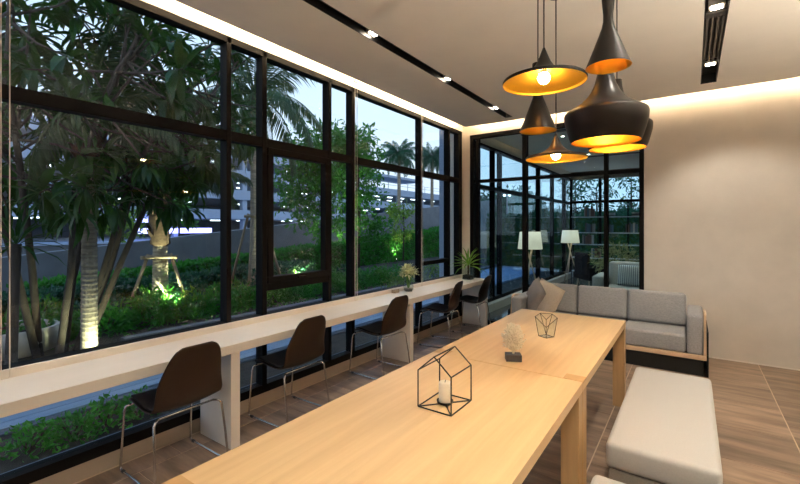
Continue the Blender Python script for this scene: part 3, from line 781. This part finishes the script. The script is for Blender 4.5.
def leafmass(b, fn, n, L, W):
    for k in range(n):
        p, nrm = fn(); d = (rdir() + nrm * .7).normalized(); sd = d.cross(rdir()).normalized(); b.sleaf(p, d, sd, frand(L * .7, L * 1.3), W)
def hedge(label, x0, x1, ya, yb, ha, hb, n, m, L=.07, W=.04):
    h = thing('hedge', ((x0 + x1) / 2, (ya + yb) / 2, GZ), label, 'hedge')
    ox, oy = h.location.x, h.location.y
    c = sloped('core', 'leaf_dark', x0 + .1 - ox, x1 - .1 - ox, ya - oy, yb - oy, ha - .12, hb - .12, 0); c.parent = h
    b = MB()
    def fn():
        t = R.random(); y = ya + (yb - ya) * t; hh = (ha + (hb - ha) * t) * (1 + .05 * math.sin(y * 3.1) * math.sin(y * 1.3))
        if R.random() < .35: return Vector((frand(x0, x1) - ox, y - oy, hh - frand(0, .08))), Vector((0, 0, 1))
        return Vector((x1 - frand(0, .14) - ox, y - oy, frand(0, hh))), Vector((1, 0, .3))
    leafmass(b, fn, n, L, W)
    o = b.build('foliage', m, h); tag(o, kind='stuff')
    return h
hedge('long clipped green hedge in front of the grey ramp wall', -12.3, -11.5, 2.5, 24, .38, 1.75, 15000, 'leaf_hedge', .13, .075)
hedge('low dark hedge behind the planting bed', -10.4, -9.6, 1.0, 9.0, .45, .62, 7000, 'leaf_teal', .10, .05)

h_ = hedge('tall dark hedge outside the far end window of the next room', -2.6, -1.4, 12.0, 22.0, 2.15, 2.15, 6000, 'leaf_teal', .16, .09)
h_.location = (-2.2, 17.2, GZ); h_.rotation_euler.z = -math.pi / 2
# planting bed shrubs
def shrub(x, y, r_, h_, m, n, label, group, L=.12, W=.04, cat='shrub'):
    t = thing('shrub', (x, y, GZ), label, cat, group)
    b = MB()
    def fn():
        d = rdir(); d.z = abs(d.z); q = frand(.45, 1)
        return Vector((d.x * r_ * q, d.y * r_ * q, d.z * h_ * q + .02)), (d + Vector((0, 0, .4))).normalized()
    leafmass(b, fn, n, L, W)
    tag(b.build('foliage', m, t), kind='stuff')
    s = MB()
    for k in range(5): a = k * 1.256; s.tube([(0, 0, 0), (.4 * r_ * math.cos(a), .4 * r_ * math.sin(a), h_ * .7)], .008, 4)
    s.build('stems', 'bark', t)
    return t
for i in range(17):
    y = .2 + i * .62; x = -7.45 + frand(-.12, .12)
    shrub(x, y, .44, frand(.42, .58), 'leaf_hedge' if i % 3 else 'leaf_mid', 480, 'leafy green shrub in the front row of the planting bed', 'front row of bed shrubs', .13, .045)
for i in range(11):
    y = 1.0 + i * .8; shrub(-8.4 + frand(-.15, .15), y + .3, .5, frand(.45, .65), 'leaf_mid' if i % 2 else 'leaf_teal', 380, 'leafy shrub in the second row of the planting bed', 'second row of bed shrubs', .14, .05)
for i, (x, y) in enumerate(((-4.05, .95), (-4.0, 1.2), (-4.08, 1.45), (-4.02, 1.68), (-4.05, 2.4))):
    shrub(x, y, .20, .22, 'leaf_hedge', 210, 'low green shrub growing close to the window below the counter', 'shrubs under the window', .055, .03)
for i, (x, y) in enumerate(((-7.2, .35), (-7.7, .6), (-7.9, .25))):
    shrub(x, y + .5, .4, .75, 'leaf_red', 200, 'dark red leaved shrub at the left edge of the garden', 'red shrubs', .26, .05)
for i in range(9):
    shrub(-5.6 + frand(-.3, .2) - i * .15, 8.2 + i * .75, .45, frand(.5, .75), 'leaf_silver' if i % 3 else 'leaf_lime', 420, 'silvery shrub in the bed near the far end of the window', 'silvery bed shrubs', .10, .04)
for i, (x, y) in enumerate(((-8.05, 4.35), (-7.95, 6.85))):
    shrub(x, y, .2, .42, 'leaf_lime', 130, ['bright yellow green tuft lit beside the braced palm trunk', 'bright yellow green tuft lit below the opening window'][i], 'lit tufts', .22, .05, 'plant')

def uplight(x, y, target, watts, label, ang=70, col=(.96, .96, .58)):
    t = thing('garden_uplight', (x, y, GZ), label, 'garden light', 'garden uplights')
    d = (Vector(target) - Vector((x, y, GZ + .12))).normalized()
    MB().tube([(0, 0, -.02), (0, 0, .1)], .012, 6).build('spike', 'rubber', t)
    hs_ = MB().tube([tuple(Vector((0, 0, .12)) - d * .05), tuple(Vector((0, 0, .12)) + d * .04)], .035, 12).build('housing', 'rubber', t)
    c = Vector((0, 0, .12)) + d * .0405
    MB().tube([tuple(c), tuple(c + d * .002)], .028, 12).build('lens', 'spot_lens', hs_)
    p = Vector((x, y, GZ + .12)) + d * .06
    spot('spot', p, target, watts, ang, col, parent=t, size=.02)
uplight(-8.0, 3.98, (-8.6, 4.08, .55), 200, 'small garden uplight beside the braced palm', 100)
uplight(-7.75, 6.65, (-8.2, 6.95, .4), 150, 'small garden uplight below the opening window', 110)
uplight(-5.95, 2.06, (-6.3, 2.08, .28), 20, 'small garden uplight at the ringed palm trunk', 90)
uplight(-15.2, 12.3, (-16.0, 13.2, 2.2), 1500, 'added uplight brightening the lime tree beyond the ramp wall', 90)  # added lamp standing in for car park light on the lime tree
uplight(-9.6, 8.4, (-9.9, 9.0, 3.0), 700, 'garden uplight under the bushy tree behind the opening window', 110)
uplight(-11.3, 15.8, (-11.5, 16.2, 2.5), 55, 'garden uplight under the small lit tree above the hedge', 110)

# round planter with big leaved tree and ringed palm
rpz = thing('round_planter', (-7.35, 1.55, GZ), 'low cream round planter bowl behind the left tree stems', 'planter')
MB().lathe([(.30, 0), (.46, .06), (.52, .20), (.50, .36), (.44, .36), (.46, .20), (.44, .16)], 40).build('bowl', 'planter_white', rpz, smooth=True)
MB().lathe([(0, .28), (.455, .28)], 32).build('soil', 'soil', rpz)
PZ0 = GZ

def trunk(b, pts, rs, seg=8): b.tube(pts, rs, seg)

LEAF_PROTO = {}
def leaf_obj(mname, L, W, bend, parent, mtx):
    k = (mname, bend)
    if k not in LEAF_PROTO:
        o = MB().leaf((0, 0, 0), (0, 1, 0), (0, 0, 1), 1.0, W / L, bend).build('leaf', mname, parent, smooth=True); LEAF_PROTO[k] = o.data
    else:
        o = bpy.data.objects.new('leaf', LEAF_PROTO[k]); COL.objects.link(o); o.parent = parent
    o.matrix_local = mtx
    return o
def orient(p, d, up, L):
    d = d.normalized(); s = d.cross(up)
    if s.length < .01: s = d.cross(Vector((1, 0, .2)))
    s.normalize(); n = s.cross(d)
    m = Matrix(((s.x, d.x, n.x, p.x), (s.y, d.y, n.y, p.y), (s.z, d.z, n.z, p.z), (0, 0, 0, 1)))
    return m @ Matrix.Scale(L, 4)

t1 = thing('big_leaf_tree', (-6.75, 1.92, PZ0), 'multi stemmed tree with long dark leaves filling the left window pane', 'tree')
T1L = t1.location.copy()
tips = []
stems = [((-.1, -.25, 0), (.1, -.7, 2.2), (.35, -.85, 4.0)), ((0, 0, 0), (.15, .25, 2.0), (.5, .5, 4.6)), ((.12, .08, 0), (.5, .55, 2.2), (.9, 1.25, 4.2)), ((-.05, .15, 0), (.1, .8, 2.3), (.2, 1.75, 4.2)), ((-.15, 0, 0), (-.3, .3, 2.3), (-.5, .9, 4.9)), ((.15, -.1, 0), (.75, -.1, 2.2), (1.3, .35, 4.0)), ((-.2, -.2, 0), (.5, -.55, 2.4), (1.1, -.75, 4.3)), ((.05, .2, 0), (.4, 1.0, 2.4), (.7, 2.1, 4.4))]
for s0, s1, s2_ in stems:
    b = MB(); s0, s1, s2_ = Vector(s0), Vector(s1), Vector(s2_)
    pts = [s0, s0.lerp(s1, .5) + rdir() * .06, s1, s1.lerp(s2_, .5) + rdir() * .1, s2_]
    b.tube(pts, [.045, .04, .034, .026, .016], 8)
    for k in range(29):
        t = frand(.44, 1); base = (s1.lerp(s2_, (t - .5) * 2) if t > .5 else s0.lerp(s1, t * 2))
        dd = (rdir() + Vector((0, .15, .25))).normalized(); L = frand(.5, 1.15)
        q = base + dd * L
        if q.z > 5.4 or q.z < 1.8 or q.x + T1L.x > -4.1: continue
        b.tube([base, base.lerp(q, .5) + rdir() * .05, q], [.018, .013, .008], 5); tips.append((q, dd))
    b.build('stem', 'bark', t1, smooth=True)
tips.append((Vector((0, 0, 4)), Vector((0, 0, 1))))
allv = []
for q, dd in tips:
    for k in range(12):
        a = k * 2.4 + frand(0, .5)
        u = dd.cross(Vector((.3, .2, 1))).normalized(); v = dd.cross(u)
        d = (u * math.cos(a) + v * math.sin(a)) * 1.0 + dd * frand(.1, .9) - Vector((0, 0, frand(.05, .45)))
        allv.append((q - dd * frand(0, .12), d.normalized(), frand(.26, .42)))
allv.sort(key=lambda e_: (e_[0] + T1L - Vector((0, 0, 1.6))).length)
b = MB()
for i, (p, d, L) in enumerate(allv):
    if i < 290: leaf_obj('leaf_dark', 1.0, .24, .4, t1, orient(p, d, Vector((0, 0, 1)), L))
    else: b.leaf(p, d, (0, 0, 1), L, L * .25, .4)
tag(b.build('foliage', 'leaf_dark', t1), kind='stuff')

# palms
FRONDS = {}
def frond_mesh(key, L, droop, leaf_l, n, mname):
    b = MB(); pts = []
    for k in range(13):
        t = k / 12; y = L * (t - .18 * droop * t * t); z = L * (.38 * t - droop * .62 * t * t) ; pts.append(Vector((0, y, z)))
    b.tube(pts, [.022 * (1 - .85 * k / 12) for k in range(13)], 5)
    for k in range(n):
        t = .12 + .88 * k / n; i = min(11, int(t * 12)); p = pts[i].lerp(pts[i + 1], t * 12 - i); tg = (pts[i + 1] - pts[i]).normalized()
        ll = leaf_l * (1 - abs(t - .45) * .9) * frand(.85, 1.1)
        for s in (-1, 1):
            d = (Vector((s, 0, 0)) * .75 + tg * .55 + Vector((0, 0, -.35 - .5 * droop * t)) + rdir() * .08).normalized()
            b.leaf(p, d, (0, 0, 1), ll, .03 + .012 * R.random(), .55, .2)
    return b.build('frond', mname).data
def palm(x, y, z0, h, r0, nf, L, label, group, mname='leaf_palm', fibre=.9, droop=(.6, 1.3), leaf_l=.5, n=42, rings=True, cat='palm tree', lean=0, amin=-30):
    t = thing('palm_tree', (x, y, z0), label, cat, group)
    b = MB(); prof = []
    k = 0; z = 0
    while z < h:
        f_ = 1 - .25 * z / h
        if rings: prof += [(r0 * f_ * 1.03, z), (r0 * f_ * .97, z + .035), (r0 * f_ * .97, z + .045)]
        else: prof += [(r0 * f_, z)]
        z += .06
    prof += [(r0 * .72, h), (0, h)]
    b.lathe(prof, 16); b.build('trunk', 'palm_bark', t)
    if fibre:
        pr = [(r0 * .8, h - fibre), (r0 * 1.25, h - fibre * .95), (r0 * 1.0, h - fibre * .7), (r0 * 1.45, h - fibre * .55), (r0 * 1.2, h - fibre * .35), (r0 * 1.5, h - fibre * .2), (r0 * 1.0, h), (0, h + .05)]
        cs = MB().lathe(pr, 14).build('crownshaft', 'palm_fibre', t, smooth=True)
        for k in range(14):
            a = k * 2.4; zz = h - fibre * frand(.15, .95)
            bb = MB(); d = Vector((math.cos(a), math.sin(a), 1.3)).normalized()
            bb.leaf((r0 * 1.0 * math.cos(a), r0 * 1.0 * math.sin(a), zz), d, (0, 0, 1), .26, .14, -.2, .1); bb.build('frond_base', 'palm_fibre', cs)
    for q in range(4):
        kk = (mname, L, droop, leaf_l, n, q)
        if kk not in FRONDS:
            o_ = frond_mesh(kk, L, droop[0] + (droop[1] - droop[0]) * q / 3, leaf_l, n, mname); FRONDS[kk] = o_
            for ob in list(bpy.data.objects):
                if ob.data == o_: bpy.data.objects.remove(ob)
    for k in range(nf):
        q = int(k / nf * 3.99); kk = (mname, L, droop, leaf_l, n, q)
        o = bpy.data.objects.new('frond', FRONDS[kk]); COL.objects.link(o); o.parent = t
        o.location = (0, 0, h - .02); a = k * 2.4 + lean
        o.rotation_euler = Euler((math.radians(62 - (62 - amin) * k / nf + frand(-8, 8)), 0, a), 'XYZ'); s = frand(.85, 1.1); o.scale = (s, s, s)
    return t
def brace(x, y, h, r_, label, n=3, a0=.5, spread=.62):
    t = thing('tree_brace', (x, y, GZ), label, 'tree brace', 'wooden tree braces')
    for k in range(n):
        a = k * 2 * math.pi / n + a0; a2 = a + 2 * math.pi / n
        MB().tube([(spread * math.cos(a), spread * math.sin(a), 0), (r_ * math.cos(a), r_ * math.sin(a), h)], .032, 8).build('post', 'brace_wood', t, smooth=True)
        p, q = Vector((r_ * 1.35 * math.cos(a), r_ * 1.35 * math.sin(a), h - .06)), Vector((r_ * 1.35 * math.cos(a2), r_ * 1.35 * math.sin(a2), h - .06))
        e_ = (q - p) * .12
        MB().tube([p - e_, q + e_], .036, 8).build('collar_bar', 'brace_wood', t, smooth=True)
palm(-6.32, 2.06, PZ0, 3.1, .095, 14, 1.6, 'slim ringed palm trunk among the dark tree stems', 'palms', fibre=.7, leaf_l=.4)
palm(-8.63, 4.0, GZ, 2.4, .15, 26, 2.1, 'braced palm with shaggy brown crown left of the first window post', 'palms', fibre=1.1, droop=(.5, 1.2), leaf_l=.5, amin=12)
brace(-8.63, 4.0, 1.15, .22, 'three post wooden brace around the shaggy palm')
palm(-8.75, 6.25, GZ, 4.9, .11, 22, 2.6, 'tall slim palm whose fronds sweep across the upper panes', 'palms', fibre=.8, droop=(.6, 1.3), leaf_l=.62, n=48)
brace(-8.75, 6.25, 2.0, .18, 'tall slanting pole brace around the slim palm', a0=1.3, spread=.8)
# spiky dracaena at the left
dr = thing('dracaena', (-6.2, 1.28, PZ0), 'spiky dark plant on a bare stem at the left edge', 'plant')
MB().tube([(0, 0, 0), (.03, .02, .8), (0, .05, 1.5)], [.06, .05, .05], 8).build('stem', 'bark', dr, smooth=True)
for k in range(26):
    a = k * 2.4; el = 1.3 - 1.6 * k / 26
    b = MB(); b.leaf((0, .05, 1.48), (math.cos(a) * math.cos(el), math.sin(a) * math.cos(el), math.sin(el)), (0, 0, 1), .55, .045, .5, .2); b.build('leaf', 'leaf_dark', dr)

def leafy_tree(x, y, z0, h, crown, n, L, W, m, label, group=None, tr=.06, cat='tree', nb=5, lean=(0, 0)):
    """crown: list of (dx,dy,z,rx,ry,rz) lumps"""
    t = thing('leafy_tree', (x, y, z0), label, cat, group)
    b = MB(); top = Vector((lean[0], lean[1], h * .78))
    b.tube([(0, 0, 0), tuple(top * .5 + Vector((.04, .03, 0))), tuple(top)], [tr, tr * .75, tr * .4], 8)
    for c in crown:
        cc = Vector(c[:3])
        for k in range(nb):
            s = top * frand(.45, .95); d = rdir(); q = cc + Vector((d.x * c[3], d.y * c[4], d.z * c[5])) * .75
            b.tube([s, s.lerp(q, .5) + Vector((0, 0, .1)), q], [tr * .35, tr * .22, tr * .1], 5)
    b.build('trunk', 'bark', t, smooth=True)
    f = MB(); vol = [c[3] * c[4] * c[5] for c in crown]; tv = sum(vol)
    for c, v in zip(crown, vol):
        cnt = int(n * v / tv); clumps = []
        for k in range(max(6, cnt // 22)):
            d = rdir(); q = frand(.25, 1) ** .6; clumps.append(Vector((c[0] + d.x * c[3] * q, c[1] + d.y * c[4] * q, c[2] + d.z * c[5] * q)))
        for cl_ in clumps:
            for k in range(22):
                d = rdir(); f.sleaf(cl_ + d * frand(.02, .16) * (c[3] + c[5]), (d + rdir() * .6 - Vector((0, 0, .2))).normalized(), rdir(), frand(.7, 1.3) * L, W)
    tag(f.build('foliage', m, t), kind='stuff')
    return t
def dirpt(px, d):   # ground point seen in column px at camera depth d
    l = (px - 400) / 415 * d; s, c = .5754, .8179
    return (-s * d + c * l, c * d + s * l)
x, y = dirpt(325, 13.5)
leafy_tree(x, y, GZ, 6.0, [(0, 0, 3.9, 1.3, 1.5, 1.1), (-.4, -.6, 3.0, 1.0, 1.0, .9), (.3, .9, 4.3, 1.0, 1.0, .8), (.1, -.2, 1.9, .8, 1.0, .6)], 6500, .19, .085, 'leaf_mid', 'bushy green tree behind the opening window', tr=.07)
x, y = dirpt(358, 13.0)
leafy_tree(x, y, GZ, 5.0, [(0, 0, 3.0, .8, 1.0, .9), (.2, .3, 1.7, .6, .8, .6), (0, .2, 4.2, .7, .7, .6)], 2600, .18, .08, 'leaf_mid', 'thin green tree beside the middle window post', tr=.05)
x, y = dirpt(122, 21)
leafy_tree(x, y, 0, 3.2, [(0, 0, 1.7, 1.0, 1.0, .9)], 900, .22, .11, 'leaf_lime', 'small bright lime tree beyond the ramp wall at left', tr=.05)
x, y = dirpt(178, 17)
leafy_tree(x, y, 0, 4.0, [(0, 0, 2.6, .8, .8, .8), (.2, .2, 1.7, .4, .4, .4)], 800, .17, .08, 'leaf_mid', 'slim green tree in front of the car park, right of the shaggy palm', tr=.05)
x, y = dirpt(403, 19)
leafy_tree(x, y, 0, 3.6, [(0, 0, 2.2, .8, .9, .5), (-.2, .2, 1.3, .6, .6, .5)], 700, .2, .09, 'leaf_lime', 'small lit tree above the hedge near the second cord', tr=.04)
for px, d, h, lab in ((399, 30, 6.7, 'dark palm on the skyline left of the far window post'), (432, 33, 7.0, 'dark palm on the skyline right of the far window post')):
    x, y = dirpt(px, d); palm(x, y, 0, h, .15, 40, 1.7, lab, 'skyline palms', 'leaf_teal', fibre=0, droop=(.8, 1.6), leaf_l=.6, n=26, rings=False)
# trees outside the next room
for i, (px, d, h, rr) in enumerate(((482, 34, 4.0, 1.7), (497, 40, 5.2, 2.3), (513, 38, 5.6, 2.2), (533, 44, 5.0, 2.4), (556, 42, 3.6, 2.2), (578, 42, 3.4, 2.0), (634, 36, 3.6, 1.8))):
    x, y = dirpt(px, d)
    leafy_tree(x, y, 0, h, [(0, 0, h * .5, rr, rr, h * .42), (rr * .4, 0, h * .3, rr, rr * .8, h * .3)], 3000, .5, .3, 'leaf_teal', 'dark teal tree %s in the row seen through the partition' % ['leftmost', 'second', 'third', 'fourth', 'fifth', 'sixth', 'rightmost'][i], 'trees beyond the next room', tr=.15)
for i, (px, d) in enumerate(((575, 17.5), (596, 21), (631, 17.5))):
    x, y = dirpt(px, d)
    leafy_tree(x, y, 0, 4.6, [(0, 0, 3.2, .8, .8, 1.2), (.1, .2, 1.8, .5, .5, .6)], 420, .22, .1, 'leaf_teal', 'slender tree outside the far end window, %s' % ['left', 'middle', 'right'][i], 'slender trees beyond the bookshelf', tr=.05)
# double headed street lamp
x, y = dirpt(507, 27)
sl = thing('street_lamp', (x, y, GZ), 'double headed street lamp seen through the partition', 'street lamp')
MB().tube([(0, 0, 0), (0, 0, 3.7)], [.06, .04], 8).build('pole', 'steel_pole', sl)
for s in (-1, 1):
    am_ = MB().tube([(0, 0, 3.6), (s * .12, 0, 3.75), (s * .17, 0, 3.72)], .02, 6).build('arm', 'steel_pole', sl)
    MB().lathe([(.0, 3.62), (.07, 3.64), (.09, 3.7), (.06, 3.76), (0, 3.78)], 12, (s * .17, 0, 0)).build('lamp_head', 'garage_light', am_, smooth=True)

# ================================================================ CAR PARK
gp = thing('parking_garage', (-50, 40, 0), 'multi storey grey car park with lit decks behind the garden', 'building')
def gbox(n, m, *a): return box(n, m, gp, *a)
lv = [1.0, 3.7, 6.4, 9.1]
YA0, YA1, YB1 = -12, 51, 96
gbox('back_wall', 'garage_dark', -72, -71.5, YA0, YB1, 0, 9.0); gbox('back_wall', 'garage_dark', -72, -71.5, YA0, YA1, 9.0, 11.3)
gbox('end_wall', 'garage_concrete', -72, -50, YB1, YB1 + .4, 0, 8.5)
gbox('ground_slab', 'garage_concrete', -72, -46, YA0, YB1, -.1, .05)
for i, z in enumerate(lv):
    y1 = YB1 if z < 8 else YA1
    gbox('deck_slab', 'garage_concrete', -71.5, -50, YA0, y1, z + 1.6, z + 1.9)
    gbox('parapet', 'garage_concrete', -50.2, -49.9, YA0, y1, z + 1.45, z + 2.75)
    k = 0; y = YA0 + 2
    while y < y1 - 3:
        for x in (-54.5, -61.5):
            if R.random() < .72: gbox('light_tube', 'garage_light', x - .14, x + .14, y, y + 1.5, z + 1.42, z + 1.54)
        y += 4.6
y = YA0
while y < YB1:
    gbox('column', 'garage_concrete', -50.9, -50.2, y, y + .7, 0, 10.7 if y < YA1 else 8.2); y += 9.2
# roof rail and canopy of the lower block
for z in (9.9, 10.5): gbox('roof_rail', 'steel_pole', -50.1, -50.0, YA1, YB1, z, z + .07)
y = YA1 + 2
while y < YB1: gbox('rail_post', 'steel_pole', -50.1, -50.0, y, y + .08, 9.1, 10.55); y += 3.5
gbox('canopy_beam', 'garage_concrete', -56, -50, YA1, 80, 11.4, 11.9)
for y in (58, 66, 74): gbox('canopy_post', 'steel_pole', -52.2, -52, y, y + .2, 8.6, 11.4)
gbox('lit_sign', 'sign_violet', -49.5, -49.3, 20.5, 29, .75, 1.35)
gbox('lit_sign', 'sign_violet', -49.5, -49.3, 20, 24.5, 2.0, 2.45)
gbox('shop_band', 'garage_concrete', -49.9, -49.6, 18, 40, 2.55, 3.1)
